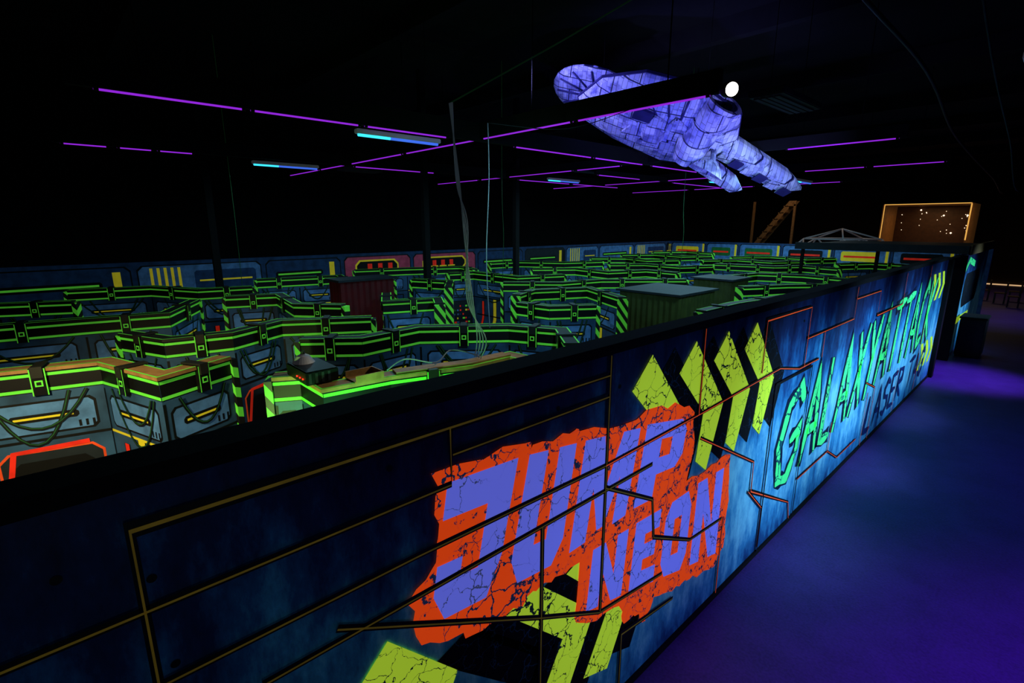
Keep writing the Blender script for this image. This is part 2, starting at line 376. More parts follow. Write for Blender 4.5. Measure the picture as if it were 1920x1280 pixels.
# ------------------------------------------------------------------ mural partition
WX=-1.7
pw=thing('partition_wall',(WX,6,0),'long blue concrete-look mural partition with neon graffiti lettering','wall')
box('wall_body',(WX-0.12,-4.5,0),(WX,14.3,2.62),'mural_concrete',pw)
box('top_rail',(WX-0.14,-4.5,2.62),(WX+0.015,14.3,2.68),'black_matte',pw)
box('kick_strip',(WX,-4.5,0),(WX+0.02,14.3,0.05),'black_matte',pw)
def mural(name,polys2,parent=pw,label=None):
    o=polymesh(name,to3(polys2,(WX,0,0),(0,1,0),(1,0,0)),parent)
    if label:o['label']=label
    return o
def bil(q,u,v):
    TL,TR,BR,BL=[Vector(p) for p in q]
    return tuple((BL*(1-u)+BR*u)*(1-v)+(TL*(1-u)+TR*u)*v)
LET={
'J':[[(0,1),(1,1),(1,.3),(.85,0),(.2,0),(0,.2),(0,.42),(.35,.42),(.35,.28),(.62,.28),(.62,.74),(0,.74)]],
'U':[[(0,1),(.38,1),(.38,.26),(.62,.26),(.62,1),(1,1),(1,.2),(.82,0),(.18,0),(0,.2)]],
'M':[[(0,0),(0,1),(.33,1),(.5,.5),(.67,1),(1,1),(1,0),(.74,0),(.74,.52),(.56,.05),(.44,.05),(.26,.52),(.26,0)]],
'P':[[(0,0),(0,1),(.4,1),(.4,0)],[(.4,1),(.85,1),(1,.85),(.66,.78),(.4,.78)],[(1,.85),(1,.48),(.66,.54),(.66,.78)],[(1,.48),(.85,.32),(.4,.32),(.4,.54),(.66,.54)]],
'N':[[(0,0),(0,1),(.34,1),(.68,.42),(.68,1),(1,1),(1,0),(.68,0),(.32,.58),(.32,0)]],
'E':[[(0,0),(0,1),(1,1),(1,.76),(.42,.76),(.42,.62),(.9,.62),(.9,.4),(.42,.4),(.42,.24),(1,.24),(1,0)]],
'O':[[(0,.2),(0,.8),(.36,.74),(.36,.26)],[(0,.8),(.18,1),(.82,1),(1,.8),(.64,.74),(.36,.74)],[(1,.8),(1,.2),(.64,.26),(.64,.74)],[(1,.2),(.82,0),(.18,0),(0,.2),(.36,.26),(.64,.26)]]}
blk=[('J',[(1.17,2.24),(1.60,2.22),(1.44,1.53),(1.05,1.57)]),
('U',[(1.68,2.21),(2.05,2.16),(1.93,1.47),(1.52,1.51)]),
('M',[(2.13,2.15),(2.69,2.07),(2.57,1.49),(2.01,1.48)]),
('P',[(2.77,2.07),(3.32,1.97),(3.22,1.46),(2.66,1.50)]),
('N',[(2.24,1.39),(2.62,1.37),(2.57,0.88),(2.19,0.97)]),
('E',[(2.71,1.37),(3.03,1.35),(2.98,0.77),(2.66,0.86)]),
('O',[(3.11,1.34),(3.49,1.34),(3.45,0.64),(3.06,0.75)]),
('N',[(3.57,1.35),(4.02,1.33),(4.02,0.50),(3.54,0.62)])]
rng=random.Random(3)
def ragged(pts,amp,rng,n=6):
    out=[]
    for i in range(len(pts)):
        a=Vector(pts[i]);c=Vector(pts[(i+1)%len(pts)])
        for k in range(n):
            p=a+(c-a)*(k/n); out.append((p.x+rng.uniform(-amp,amp),p.y+rng.uniform(-amp,amp)))
    return out
splash=[(1.10,2.31),(1.66,2.29),(1.70,2.24),(2.0,2.25),(2.08,2.21),(2.6,2.14),(2.75,2.16),(3.1,2.12),(3.38,2.04),(3.46,1.75),(3.36,1.42),(3.8,1.44),(4.12,1.42),(4.18,0.95),(4.18,0.5),(4.02,0.36),(3.62,0.46),(3.5,0.5),(3.3,0.52),(3.02,0.62),(2.90,0.46),(2.78,0.60),(2.62,0.62),(2.58,.78),(2.2,0.86),(2.08,1.0),(2.10,1.36),(1.9,1.36),(1.75,1.38),(1.62,1.34),(1.40,1.36),(1.22,1.40),(1.0,1.5),(0.96,1.76),(1.1,1.88),(1.12,2.05)]
mural('paint_splash',[(ragged(splash,0.02,rng,4),'splash_orange',4)],label='ragged orange backing of the block lettering')
for ch,q in blk:
    mural('letter',[([bil(q,u,v) for u,v in pp],'letter_violet',6) for pp in LET[ch]])
def chev(dx,mn,lay,base=None,sx=1.0):
    B_=base or [(2.58,2.34),(2.79,2.54),(3.32,1.95),(3.12,1.42),(2.93,1.56),(2.99,1.95)]
    x0=B_[0][0]
    mural('chevron',[([(x0+(u-x0)*sx+dx,v) for u,v in B_],mn,lay)])
for i,dx in enumerate((0,.57,1.08,1.62)): chev(dx,'chev_yellow',3)
for dx in (.28,.83,1.35,1.88): chev(dx,'chev_black',2)
cb=[(0.70,1.48),(0.84,1.62),(1.20,1.22),(0.95,0.72),(0.75,0.82),(0.93,1.22)]
chev(0,'chev_yellow',3,cb)
cb2=[(1.52,1.34),(1.74,1.42),(2.28,0.92),(1.98,0.35),(1.72,0.45),(1.98,0.90)]
chev(0,'chev_yellow',3,cb2)
chev(0.48,'chev_yellow',3,cb2)
chev(-0.45,'chev_black',2,cb2); chev(-0.2,'chev_black',2,cb2); chev(0.25,'chev_black',2,cb2); chev(0.75,'chev_black',2,cb2)
for z in (2.12,0.72):
    small=[(0,z+.28),(.22,z+.28),(.5,z),(.22,z-.28),(0,z-.28),(.26,z)]
    for k in range(3): chev(12.75+k*.5,'chev_yellow',3,small)
STR={'G':[[(.95,.78),(.72,.98),(.28,.88),(.06,.48),(.25,.08),(.62,.02),(.92,.28),(.9,.5),(.52,.44)]],
'A':[[(.0,0),(.48,1),(.98,0)],[(.18,.36),(.84,.34)]],'L':[[(.15,1),(.1,.04),(.95,.03)]],
'X':[[(.05,1),(.97,0)],[(.95,1),(.03,0)]],'Y':[[(.02,1),(.5,.48)],[(.98,1),(.5,.48),(.3,0)]],
'T':[[(-.08,.95),(1.08,1)],[(.52,.97),(.45,0)]],'C':[[(.95,.82),(.65,1),(.2,.8),(.08,.4),(.3,.05),(.95,.15)]],
'K':[[(.1,1),(.08,0)],[(.95,1),(.12,.45),(1,0)]],'S':[[(.95,.85),(.5,1),(.08,.8),(.2,.55),(.8,.45),(.92,.18),(.5,0),(.03,.15)]],
'E':[[(.95,1),(.1,.97),(.08,.03),(.97,0)],[(.1,.52),(.8,.52)]],'R':[[(.08,0),(.1,1),(.8,.92),(.85,.62),(.12,.5),(.95,0)]]}
def dense(pts,n=3):
    out=[]
    for i in range(len(pts)-1):
        a=Vector(pts[i]);c=Vector(pts[i+1])
        for k in range(n): out.append(tuple(a+(c-a)*(k/n)))
    out.append(pts[-1]); return out
def brush(word,y0,widths,zb,zt,w,mn,gap=0.12,outl=True,name='brush_letter'):
    y=y0
    for ch,wd in zip(word,widths):
        if ch!=' ':
            q=[(y+.10,zt(y)),(y+wd+.10,zt(y+wd)),(y+wd,zb(y+wd)),(y,zb(y))]
            P=[]
            for s in STR[ch]:
                pts=[bil(q,u,v) for u,v in s]
                if outl:
                    for k in strip2(dense(pts),w*1.75,False,rng): P.append((k,'brush_outline',3))
                for k in strip2(dense(pts),w,True,rng): P.append((k,mn,5))
            mural(name,P)
        y+=wd+gap
zb=lambda y:0.60+(y-5.2)*0.065; zt=lambda y:1.62+min(1,(y-5.2)/3.4)*0.42+max(0,y-8.6)*0.06
brush('GALAXY',5.22,[.66,.5,.42,.5,.5,.5],zb,zt,0.12,'brush_green',0.13)
brush('ATTACK',9.1,[.58,.56,.56,.58,.56,.56],lambda y:.95+(y-9)*.02,zt,0.13,'brush_green',0.14)
brush('LASER TAG',8.9,[.42,.42,.4,.4,.42,.25,.42,.42,.42],lambda y:.18+(y-9)*.03,lambda y:.78+(y-9)*.02,0.09,'laser_blue',0.1,False,'small_letter')
P=[]
def groove(pts,col='line_yellow',lay=7,w=0.022):
    for q in strip2(pts,w*1.5): P.append((q,'black_print',lay))
    for q in strip2([(u,v-0.004) for u,v in pts],w*0.36): P.append((q,col,lay+1))
for g in ([(.07,1.5),(.07,2.5),(2.34,2.5)],[(-2.4,2.23),(1.19,2.23),(1.19,2.5)],[(1.2,2.37),(2.34,2.37)],[(2.335,2.62),(2.335,.9)],
          [(.35,1.76),(2.33,1.76),(2.86,1.76)],[(1.78,1.76),(1.78,.2)],[(.63,1.82),(1.78,1.18),(2.33,.89),(3.1,.78)],[(.07,1.96),(1.0,1.96),(2.33,1.93)],
          [(2.335,1.78),(2.89,1.48),(2.94,1.16),(3.5,.88),(4.07,.83)],[(2.6,.1),(2.6,.55),(3.3,.45)]): groove(g)
for g in ([(3.53,1.75),(4.66,1.17),(4.67,.86),(5.81,.29),(5.9,.02)],[(2.33,1.93),(3.62,1.96),(5.05,2.01)],[(4.61,2.05),(4.61,2.53),(5.74,2.53),(5.74,1.9)],[(3.47,2.62),(3.47,1.96)],
          [(4.1,.05),(4.1,.83)],[(4.61,.88),(5.0,.55),(5.0,.1)],[(5.74,2.2),(7.4,2.2),(7.4,2.6)],[(6.3,2.2),(6.3,1.9)],[(7.42,2.45),(8.6,2.45),(8.6,2.1),(10.2,2.1)],[(6.0,.5),(7.1,.5),(7.6,.25),(8.5,.25)],[(7.1,.5),(7.1,.9)],
          [(8.8,.9),(8.8,.05)],[(10.2,2.6),(10.2,2.1)],[(8.6,1.1),(9.2,.9),(9.2,.05)],[(10.8,.9),(10.8,.1)],[(12.3,2.6),(12.3,2.35)],[(5.05,2.01),(5.6,1.9),(6.2,1.9)],[(12.6,.1),(12.6,1.5)]): groove(g,'line_orange',7,0.02)
mural('panel_line',P)
P=[]
for y,z in ((-0.1,2.42),(.12,2.0),(.15,1.82),(.4,1.6),(1.3,2.1),(1.9,2.4),(2.45,2.4),(.9,2.4),(.1,2.32),(1.9,.9),(-.6,2.1),(3.6,2.5),(5.6,2.4)):
    P.append(([(y+.014*math.cos(t*math.pi/6),z+.014*math.sin(t*math.pi/6)) for t in range(12)],'black_print',2))
mural('bolt_print',P)
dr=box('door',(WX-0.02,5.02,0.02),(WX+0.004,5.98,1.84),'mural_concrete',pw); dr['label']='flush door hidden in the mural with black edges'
fr=polymesh('door_edge',to3([(q,'black_print',9) for q in outline_rect(4.99,0,6.01,1.87,0.028)],(WX,0,0),(0,1,0),(1,0,0)),dr,True)
p2=thing('partition_wall',(WX,19,0),'short blue mural partition past dark doorway, glowing green arch graphic','wall')
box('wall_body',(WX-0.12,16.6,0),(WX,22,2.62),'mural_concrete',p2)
box('header',(WX-0.12,14.3,2.35),(WX,16.6,2.62),'black_matte',p2)
box('door_jamb',(WX-0.14,14.3,0),(WX+0.08,14.5,2.62),'black_matte',p2)
box('door_jamb',(WX-0.14,16.4,0),(WX+0.08,16.6,2.62),'black_matte',p2)
P=[]
for q in strip2([(17.0,.9),(17.0,2.1),(17.8,2.45),(19.0,2.3)],0.16): P.append((q,'brush_green',4))
for q in strip2([(17.2,.3),(17.2,.9),(19.5,.9)],0.1): P.append((q,'chev_yellow',4))
P.append((cham(17.6,1.2,20.6,2.1,.2),'chev_black',3))
mural('arch_graphic',P,p2)
pf=thing('roof_platform',(-4,19,2.62),'flat dark roof board with raw tan wooden edge','platform')
box('roof_board',(-5.6,16.8,2.72),(WX+0.05,22,2.78),'slate',pf)
box('edge_board',(WX+0.05,16.8,2.62),(WX+0.10,22,2.86),'wood_tan',pf)
box('edge_board',(-5.6,16.74,2.64),(WX+0.05,16.8,2.84),'slate',pf)
for xx in (-5.5,-3.6): box('support_post',(xx,17.0,0),(xx+.08,17.08,2.72),'black_matte',pf)
cbn=thing('equipment_cabinet',(-1.3,17.6,0),'black equipment cabinet standing against the mural partition','cabinet')
box('cabinet_body',(-1.6,17.2,0.03),(-1.1,18.0,1.0),'black_plastic',cbn,0.02)
box('cabinet_lid',(-1.62,17.18,1.0),(-1.08,18.02,1.05),'black_matte',cbn,0.01)
box('cabinet_foot',(-1.58,17.22,0),(-1.12,17.98,.03),'black_matte',cbn)

# ------------------------------------------------------------------ maze
near='close angled maze partition with warm-lit top edge, yellow slots and drooping cables'
maze_wall([(-6.9,-2.4),(-6.1,-.6),(-5.9,.3),(-5.0,.6),(-5.3,1.15)],11,label=near,cap='wood_tan')
maze_wall([(-7.3,0.6),(-6.6,.9),(-6.5,1.5),(-6.9,2.2),(-6.3,3.2)],12,label='angled maze partition with blue plates, black cables and green hazard band')
maze_wall([(-5.6,2.0),(-5.2,2.5),(-5.3,3.3),(-4.6,4.2),(-4,4.5),(-3.4,4.0)],13)
maze_wall([(-4.32,1.28),(-4.2,1.5),(-3.75,1.5),(-3.7,2),(-3.5,2.7),(-3.5,3.2),(-2.5,3.3)],14,label='angled maze partition glowing green below its tan top board',cap='wood_tan')
maze_wall([(-9.9,2.3),(-9.6,3.1),(-8.2,2.9),(-7.6,3.4)],15)
maze_wall([(-12.6,3.6),(-12.2,5.4),(-10.0,4.8),(-10.5,5.9)],16)
maze_wall([(-9.0,-.9),(-8.8,.3),(-8.6,1.2),(-9.8,1.8)],17)
maze_wall([(-11.6,-2.2),(-11.4,-.6),(-11,.3)],18)
maze_wall([(-8.4,4.6),(-7.5,4.1),(-7.2,4.9),(-6.7,4.6)],19)
maze_wall([(-10.2,6.3),(-9.3,6.7),(-8.4,6.0)],20)
maze_wall([(-5.9,5.6),(-5.3,5.7),(-4.9,6.3)],21)
maze_wall([(-6.6,6.2),(-6.9,6.9),(-6.4,8.0),(-5.1,7.3)],22)
maze_wall([(-12.9,.3),(-12.6,1.6),(-11.4,2.2),(-11.2,3.1)],23)
maze_wall([(-8.3,7.4),(-7.4,8.3),(-7.2,9.4),(-5.9,10.9)],24)
maze_wall([(-10.9,7.8),(-10.7,8.5),(-9.0,8.5),(-8.6,9.7)],25)
maze_wall([(-3.5,7.0),(-3.5,8.1),(-3.3,9.6),(-2.6,10.0)],26)
maze_wall([(-13.4,6.4),(-13.0,7.8),(-12.3,9.3),(-11.3,9.0)],27)
maze_wall([(-4.4,10.4),(-3.9,11.4),(-3.2,12.3),(-2.6,12.0)],28)
maze_wall([(-10.4,10.4),(-9.6,11.4),(-8.3,11.2),(-7.9,12.4),(-6.9,12.3)],29)
maze_wall([(-13,11.0),(-12.8,12.2),(-11.5,13),(-11.0,14.4)],30)
maze_wall([(-5.6,12.4),(-5.4,13.6),(-4.4,14.0),(-3.2,13.7)],31)
maze_wall([(-9.9,13.4),(-9.2,14.3),(-7.9,14.2),(-7.4,15.2)],32)
maze_wall([(-7.7,16.1),(-6,16.4),(-5.5,17.2),(-4.4,16.9)],33)
maze_wall([(-12.4,15.6),(-11.4,16.5),(-10.2,16.0),(-9.6,17.1)],34)
maze_wall([(-8.9,17.6),(-8.1,18.6),(-6.8,18.4),(-6.2,19.4)],35)
maze_wall([(-12.9,18.3),(-12.0,19.4),(-10.6,19.1),(-10.0,20.4)],36)
maze_wall([(-9.0,20.2),(-8.0,21.4),(-6.6,21.1),(-6.0,22.2)],37)
maze_wall([(-13.2,21.2),(-12.2,22.5),(-10.8,22.2)],38)
maze_wall([(-5.0,19.0),(-4.4,20.2),(-3.2,20.0)],39)

pe=thing('arena_wall',(-14.5,11,0),'tall perimeter wall of the maze with blue plates and yellow light slots','wall')
box('wall_body',(-14.62,-5,0),(-14.5,25,2.5),'blue_mid',pe)
rng2=random.Random(77); P=[]
y=-4.6; idx=0
while y<24.5:
    w=rng2.uniform(2.2,3.2); w=min(w,24.9-y); pink=6.2<y<10.6; base=rng2.choice(['blue_light','blue_light','blue_mid','slate']) if not pink else 'pink_lit'
    P.append((cham(y+.05,1.55,y+w-.05,2.42,.1),'black_print',1)); P.append((cham(y+.08,1.58,y+w-.08,2.39,.1),base,2))
    if pink:
        P.append((cham(y+.4,1.85,y+w-.5,2.3,.14),'yellow_print',3)); P.append((cham(y+.45,1.9,y+w-.55,2.25,.12),'black_print',4))
        for k in range(3): P.append((rect(y+.8+k*.35,1.98,y+.95+k*.35,2.18),'red_print',5)); P.append((rect(y+.73+k*.35,1.96,y+1.02+k*.35,2.0),'yellow_print',6))
    elif rng2.random()<.5:
        P.append((cham(y+.3,1.95,y+w-.6,2.1,.04),'black_print',3)); P.append((rect(y+.36,2.0,y+w-.66,2.045),'green_line',4))
        P.append((rect(y+w-.4,1.7,y+w-.25,2.3),'yellow_print',3))
    else:
        for k in range(5): P.append((rect(y+.3+.14*k,1.6,y+.36+.14*k,2.35),'yellow_print',3))
        P.append((cham(y+1.2,1.75,y+w-.2,2.25,.05),'blue_mid',3)); P.append((rect(y+1.3,1.98,y+w-.3,2.02),'yellow_print',4))
    P.append((cham(y+.2,.6,y+w-.3,1.4,.1),'blue_light' if not pink else 'darkred',1)); P.append((rect(y+.35,1.2,y+w*.5,1.24),'green_line',2)); P.append((rect(y+w*.55,.7,y+w-.45,1.3),'black_print',2))
    if rng2.random()<.5: P.append((rect(y+w-.16,.2,y+w-.02,2.3),'black_print',5))
    y+=w
polymesh('printed_cladding',to3(P,(-14.5,0,0),(0,1,0),(1,0,0)),pe)
pe2=thing('arena_wall',(-8,25,0),'end wall of the maze with pale blue plates, yellow panel and black slots','wall')
box('wall_body',(-14.5,25,0),(-1.82,25.12,2.5),'blue_mid',pe2)
P=[]
x=0.0
while x<12.4:
    w=min(rng2.uniform(1.5,2.1),12.6-x)
    P.append((cham(x+.04,1.2,x+w-.04,2.44,.08),'black_print',1)); P.append((cham(x+.07,1.23,x+w-.07,2.41,.08),'blue_light',2))
    P.append((rect(x+w-.2,1.3,x+w-.1,2.4),'yellow_print',3)); P.append((cham(x+.3,1.85,x+w-.4,2.25,.05),rng2.choice(['yellow_print','black_print','green_dim']),3)); P.append((rect(x+.4,2.0,x+w-.5,2.08),'red_print',4))
    x+=w
polymesh('printed_cladding',to3(P,(-14.5,25,0),(1,0,0),(0,-1,0)),pe2)

def hut(x0,y0,x1,y1,h,label,mn='corrugated'):
    e=thing('corrugated_hut',((x0+x1)/2,(y0+y1)/2,0),label,'box')
    pts=[]; 
    def edge(a,b_):
        a=Vector(a);b_=Vector(b_);n=max(2,int((b_-a).length/0.06)); d=(b_-a)/n; nn=Vector((d.y,-d.x)).normalized()
        for i in range(n):
            q=a+d*i+nn*(0.018 if i%2 else -0.0); pts.append((q.x,q.y))
    edge((x0,y0),(x1,y0));edge((x1,y0),(x1,y1));edge((x1,y1),(x0,y1));edge((x0,y1),(x0,y0))
    prism('ribbed_shell',pts,0,h-0.04,mn,e); box('flat_roof',(x0-.06,y0-.06,h-.04),(x1+.06,y1+.06,h),'slate',e)
hut(-6.0,8.5,-4.7,9.9,2.1,'olive corrugated box hut with flat grey roof among maze partitions')
hut(-5.9,11.3,-5.0,12.2,2.15,'narrow olive corrugated box hut with flat roof')
hut(-9.5,4.0,-9.0,5.1,2.35,'dark red ribbed box hut beside green-edged partitions','darkred')
for x,y in ((-10.75,7.05),(-12.9,2.9),(-11.2,10.5)):
    e=thing('support_column',(x,y,0),'slim black steel column rising from the maze to the ceiling','column','black hall columns')
    box('column_shaft',(x-.07,y-.07,.02),(x+.07,y+.07,6.8),'black_matte',e); box('base_plate',(x-.15,y-.15,0),(x+.15,y+.15,.02),'metal_grey',e)

# ------------------------------------------------------------------ neon, fixtures, beams
def beam(a,b_,z0=4.58,z1=4.84):
    e=thing('support_beam',((a[0]+b_[0])/2,(a[1]+b_[1])/2,z0),'black hanging beam carrying violet neon tubes','beam','black lighting beams')
    horiz=abs(a[0]-b_[0])>abs(a[1]-b_[1])
    if horiz: box('beam_bar',(a[0],a[1]-.04,z0),(b_[0],a[1]+.04,z1),'black_matte',e)
    else: box('beam_bar',(a[0]-.04,a[1],z0),(a[0]+.04,b_[1],z1),'black_matte',e)
    for t in (0.05,0.5,0.95):
        x=a[0]+(b_[0]-a[0])*t;y=a[1]+(b_[1]-a[1])*t
        tube('hanger_rod',[(x,y,z1),(x,y,6.8)],0.008,'black_matte',e)
def neon(a,b_,z=4.573,r=0.012):
    e=thing('neon_tube',((a[0]+b_[0])/2,(a[1]+b_[1])/2,z),'thin violet ultraviolet neon tube fixed under a black beam','neon light','violet neon tubes')
    tube('glass_tube',[(a[0],a[1],z),(b_[0],b_[1],z)],r,'uv_purple',e,8)
    d=(Vector(b_)-Vector(a)).normalized()*0.04
    for p in (Vector(a),Vector(b_)-d): tube('end_cap',[(p.x,p.y,z),(p.x+d.x,p.y+d.y,z)],r*1.35,'black_plastic',e,8)
beam((-6.35,0.4),(-6.35,12.2)); beam((-10.8,0.4),(-10.8,15),4.58,4.8); beam((-8.4,10.6),(-8.4,17.6),4.58,4.7)
for a,c in ((.6,1.9),(1.95,3.25),(3.3,4.6),(5.9,7.9),(7.95,9.6),(9.9,11.9)): neon((-6.35,a),(-6.35,c))
for a,c in ((.5,1.1),(1.2,1.7),(1.75,2.3),(5.3,7.4),(10.2,12.4),(12.5,14.9)): neon((-10.8,a),(-10.8,c))
for a,c in ((10.7,12.6),(14.3,17.4)): neon((-8.4,a),(-8.4,c))
for yy,x0,x1,segs in ((5.2,-14.4,-2.6,[(-14.3,-12.4),(-12.3,-10.9),(-10.7,-8.6),(-8.5,-6.4),(-6.3,-4.5),(-4.45,-2.7)]),(9.75,-14.3,-1.9,[(-14.1,-12),(-11.9,-10.9),(-10.7,-8.4),(-8.3,-7),(-3.6,-2)]),(14.0,-13.6,-1.9,[(-13,-11),(-10.7,-8.6),(-8.5,-6.8),(-4.7,-3.4),(-3.3,-2)]),(18.2,-13,-4,[(-12.5,-10),(-9.8,-7.6),(-7.2,-5.0)])):
    beam((x0,yy),(x1,yy),4.62,4.84 if yy<6 else 4.8)
    for a,c in segs: neon((a,yy),(c,yy),4.613)
def fixture(x,y,L,z=4.5):
    e=thing('fluorescent_fixture',(x,y+L/2,z),'slim fluorescent tube fixture with pale housing glowing cyan at one end','ceiling light','fluorescent fixtures')
    box('housing',(x-.05,y,z+.0),(x+.05,y+L,z+.06),'white_plastic',e,0.01)
    tube('lit_tube',[(x,y+.03,z-.012),(x,y+L*.38,z-.012)],.02,'tube_cyan',e,8)
    tube('dim_tube',[(x,y+L*.38,z-.012),(x,y+L-.03,z-.012)],.02,'tube_blue',e,8)
    tube('suspension_wire',[(x,y+.2,z+.06),(x,y+.2,6.8)],.004,'black_matte',e,4); tube('suspension_wire',[(x,y+L-.2,z+.06),(x,y+L-.2,6.8)],.004,'black_matte',e,4)
fixture(-6.5,3.25,1.3);fixture(-11.0,3.3,1.3);fixture(-10.6,11.2,1.4,4.62);fixture(-5.3,15.2,1.3);fixture(-0.42,5.6,1.3,4.55);fixture(-8.2,16.2,1.3,4.7)
def flatpanel(x,y,w,l,z=4.6):
    e=thing('ceiling_heater',(x,y,z),'switched-off flat rectangular heater panel hanging under the ceiling','heater','hanging heater panels')
    box('panel_case',(x-w/2,y-l/2,z),(x+w/2,y+l/2,z+.07),'metal_grey',e,.01)
    for k in range(4): box('slat',(x-w/2+.04+k*(w-.08)/4,y-l/2+.05,z-.015),(x-w/2+.04+(k+.7)*(w-.08)/4,y+l/2-.05,z),'slate',e)
    for s in (-1,1): tube('suspension_wire',[(x,y+s*l*.4,z+.07),(x,y+s*l*.4,6.8)],.004,'black_matte',e,4)
flatpanel(-2.3,6.1,.35,1.1);flatpanel(-11.9,6.0,.4,1.0);flatpanel(-8.9,10.9,.4,1.2,4.7)
sp=thing('spotlight',(-2.4,5.05,4.55),'small round spotlight shining bright white beside the black beam','spotlight')
R_=Matrix.Translation((-2.40,4.98,4.58))@Matrix.Rotation(math.radians(52),4,'Z')@Matrix.Rotation(math.radians(100),4,'X')@Matrix.Scale(1.05,4)
revolve('lamp_housing',[(.0,-.12),(.04,-.12),(.065,-.04),(.07,.05),(.06,.052)],'black_plastic',sp,R_)
revolve('lens',[(.0,.06),(.058,.05)],'lamp_white',sp,R_)
tube('bracket',[(-2.40,5.16,4.64),(-2.40,5.06,4.6)],.015,'black_plastic',sp)

# ------------------------------------------------------------------ hanging spacecraft (generic)
SM=Matrix.Translation((-5.0,8.5,5.06))@Matrix.Rotation(math.radians(47.3),4,'Z')@Matrix.Rotation(math.radians(19),4,'Y')@Matrix.Rotation(math.radians(-26),4,'X')
ship=thing('spaceship_model',(0,0,0),'large panelled spacecraft model glowing violet blue under ultraviolet light','model spaceship')
ship.matrix_world=SM
def loft(name,outline,levels,mn='hull',off=(0,0,0),rz=0,ry=0):
    rot=Matrix.Rotation(rz,4,'Z')@Matrix.Rotation(ry,4,'Y'); rings=[]
    for s,z in levels: rings.append([(Vector(off)+rot@Vector((x*s,y*s,z))) for x,y in outline])
    P=[]; n=len(outline)
    P.append((list(reversed(rings[0])),mn)); P.append((rings[-1],mn))
    for a,b_ in zip(rings,rings[1:]):
        for i in range(n): P.append(([a[i],a[(i+1)%n],b_[(i+1)%n],b_[i]],mn))
    return polymesh(name,P,ship,True)
hull=[(-1.75,.2),(-1.5,-.4),(-.9,-.82),(.0,-.95),(.8,-.7),(1.15,0),(.95,.65),(.1,.95),(-.9,.85),(-1.5,.65)]
loft('hull_body',hull,[(.42,-.36),(.72,-.27),(.97,-.08),(1,-.03),(1,.04),(.97,.08),(.72,.24),(.4,.34)])
loft('rim_band',[(x*1.012,y*1.012) for x,y in hull],[(1,-.022),(1,.03)],'hull_dark')
boom=[(-.9,-.24),(.95,-.16),(1.2,-.05),(1.1,.12),(-.9,.24)]
loft('tail_boom',boom,[(.8,-.17),(1,-.02),(1,.04),(.8,.16)],off=(1.45,.12,-.06),rz=.16,ry=.06)
loft('tail_boom',boom,[(.6,-.13),(.72,0),(.6,.13)],off=(1.0,.62,-.1),rz=.3,ry=.04)
for k in range(6): loft('boom_panel',[(-.10,-.11),(.10,-.10),(.10,.09),(-.10,.1)],[(1,-.03),(.9,.0)],off=(1.0+.26*k,.06+.04*k,-.235-.015*k),rz=.16,mn='hull_dark' if k%2 else 'hull')
disc=[(.8*math.cos(k*math.pi/12),.62*math.sin(k*math.pi/12)) for k in range(24)]
loft('wing_disc',disc,[(.9,-.05),(1,-.01),(1,.02),(.9,.06),(.4,.12)],off=(-1.45,.35,.28))
for k in range(7):
    t=math.pi*(.75+k*.16); tube('wing_rib',[(-1.45+.25*math.cos(t),.35+.2*math.sin(t),.22),(-1.45+.72*math.cos(t),.35+.56*math.sin(t),.225)],.018,'hull_dark',ship,6,True)
for k in range(9):
    loft('hull_plate',[(-.16,-.13),(.15,-.12),(.17,.10),(-.15,.13)],[(1,-.045),(1,0),(.8,.02)],off=(-.68+.306*(k%5),-.36+.42*(k//5)+.08*(k%2),-.365),rz=.2*(k%3),mn='hull' if k%3 else 'hull_dark')
for k in range(9):
    t=-2.9+k*.34; tube('hull_pipe',[(.60*math.cos(t)-.1,.50*math.sin(t),-.34),(1.02*math.cos(t)-.15,.82*math.sin(t),-.19)],.02,'hull_dark',ship,6,True)
def rv(name,prof,mn,off,rx=0,ry=0,seg=28):
    return revolve(name,prof,mn,ship,Matrix.Translation(off)@Matrix.Rotation(ry,4,'Y')@Matrix.Rotation(rx,4,'X'),seg,True)
rv('engine_pod',[(.0,-.9),(.16,-.88),(.27,-.6),(.27,-.2),(.285,-.2),(.285,-.14),(.27,-.14),(.27,.2),(.31,.2),(.31,.27),(.235,.27),(.22,.1)],'hull',(.38,-.66,-.2),rx=math.radians(66),ry=.25)
rv('engine_mouth',[(.0,.1),(.225,.14)],'black_matte',(.38,-.66,-.2),rx=math.radians(66),ry=.25)
for k in range(8):
    t=k*math.pi/4; mm=Matrix.Translation((.38,-.66,-.2))@Matrix.Rotation(.25,4,'Y')@Matrix.Rotation(math.radians(66),4,'X')
    tube('nozzle_fin',[tuple(mm@Vector((.05*math.cos(t),.05*math.sin(t),.17))),tuple(mm@Vector((.23*math.cos(t),.23*math.sin(t),.2)))],.01,'hull_dark',ship,5,True)
tube('dish_post',[(.72,-.1,-.3),(.72,-.22,-.66)],.045,'hull',ship,8,True)
rv('radar_dish',[(.0,.05),(.08,.03),(.18,-.05),(.28,-.17),(.265,-.17),(.16,-.07),(0,-.02)],'hull',(.72,-.22,-.66),rx=math.radians(35),ry=.2)
tube('dish_feed',[(.72,-.22,-.66),(.68,-.14,-.86)],.012,'hull_dark',ship,6,True)
rv('turret',[(.0,-.5),(.14,-.48),(.2,-.4),(.2,-.3)],'hull',(-.35,0,0))
SI=SM.inverted()
for p in ((-1.4,0,.15),(.8,.4,.2),(.2,-.6,.22)):
    q=SM@Vector(p); tube('hanging_wire',[p,tuple(SI@Vector((q.x,q.y,6.8)))],.003,'black_matte',ship,4,True)

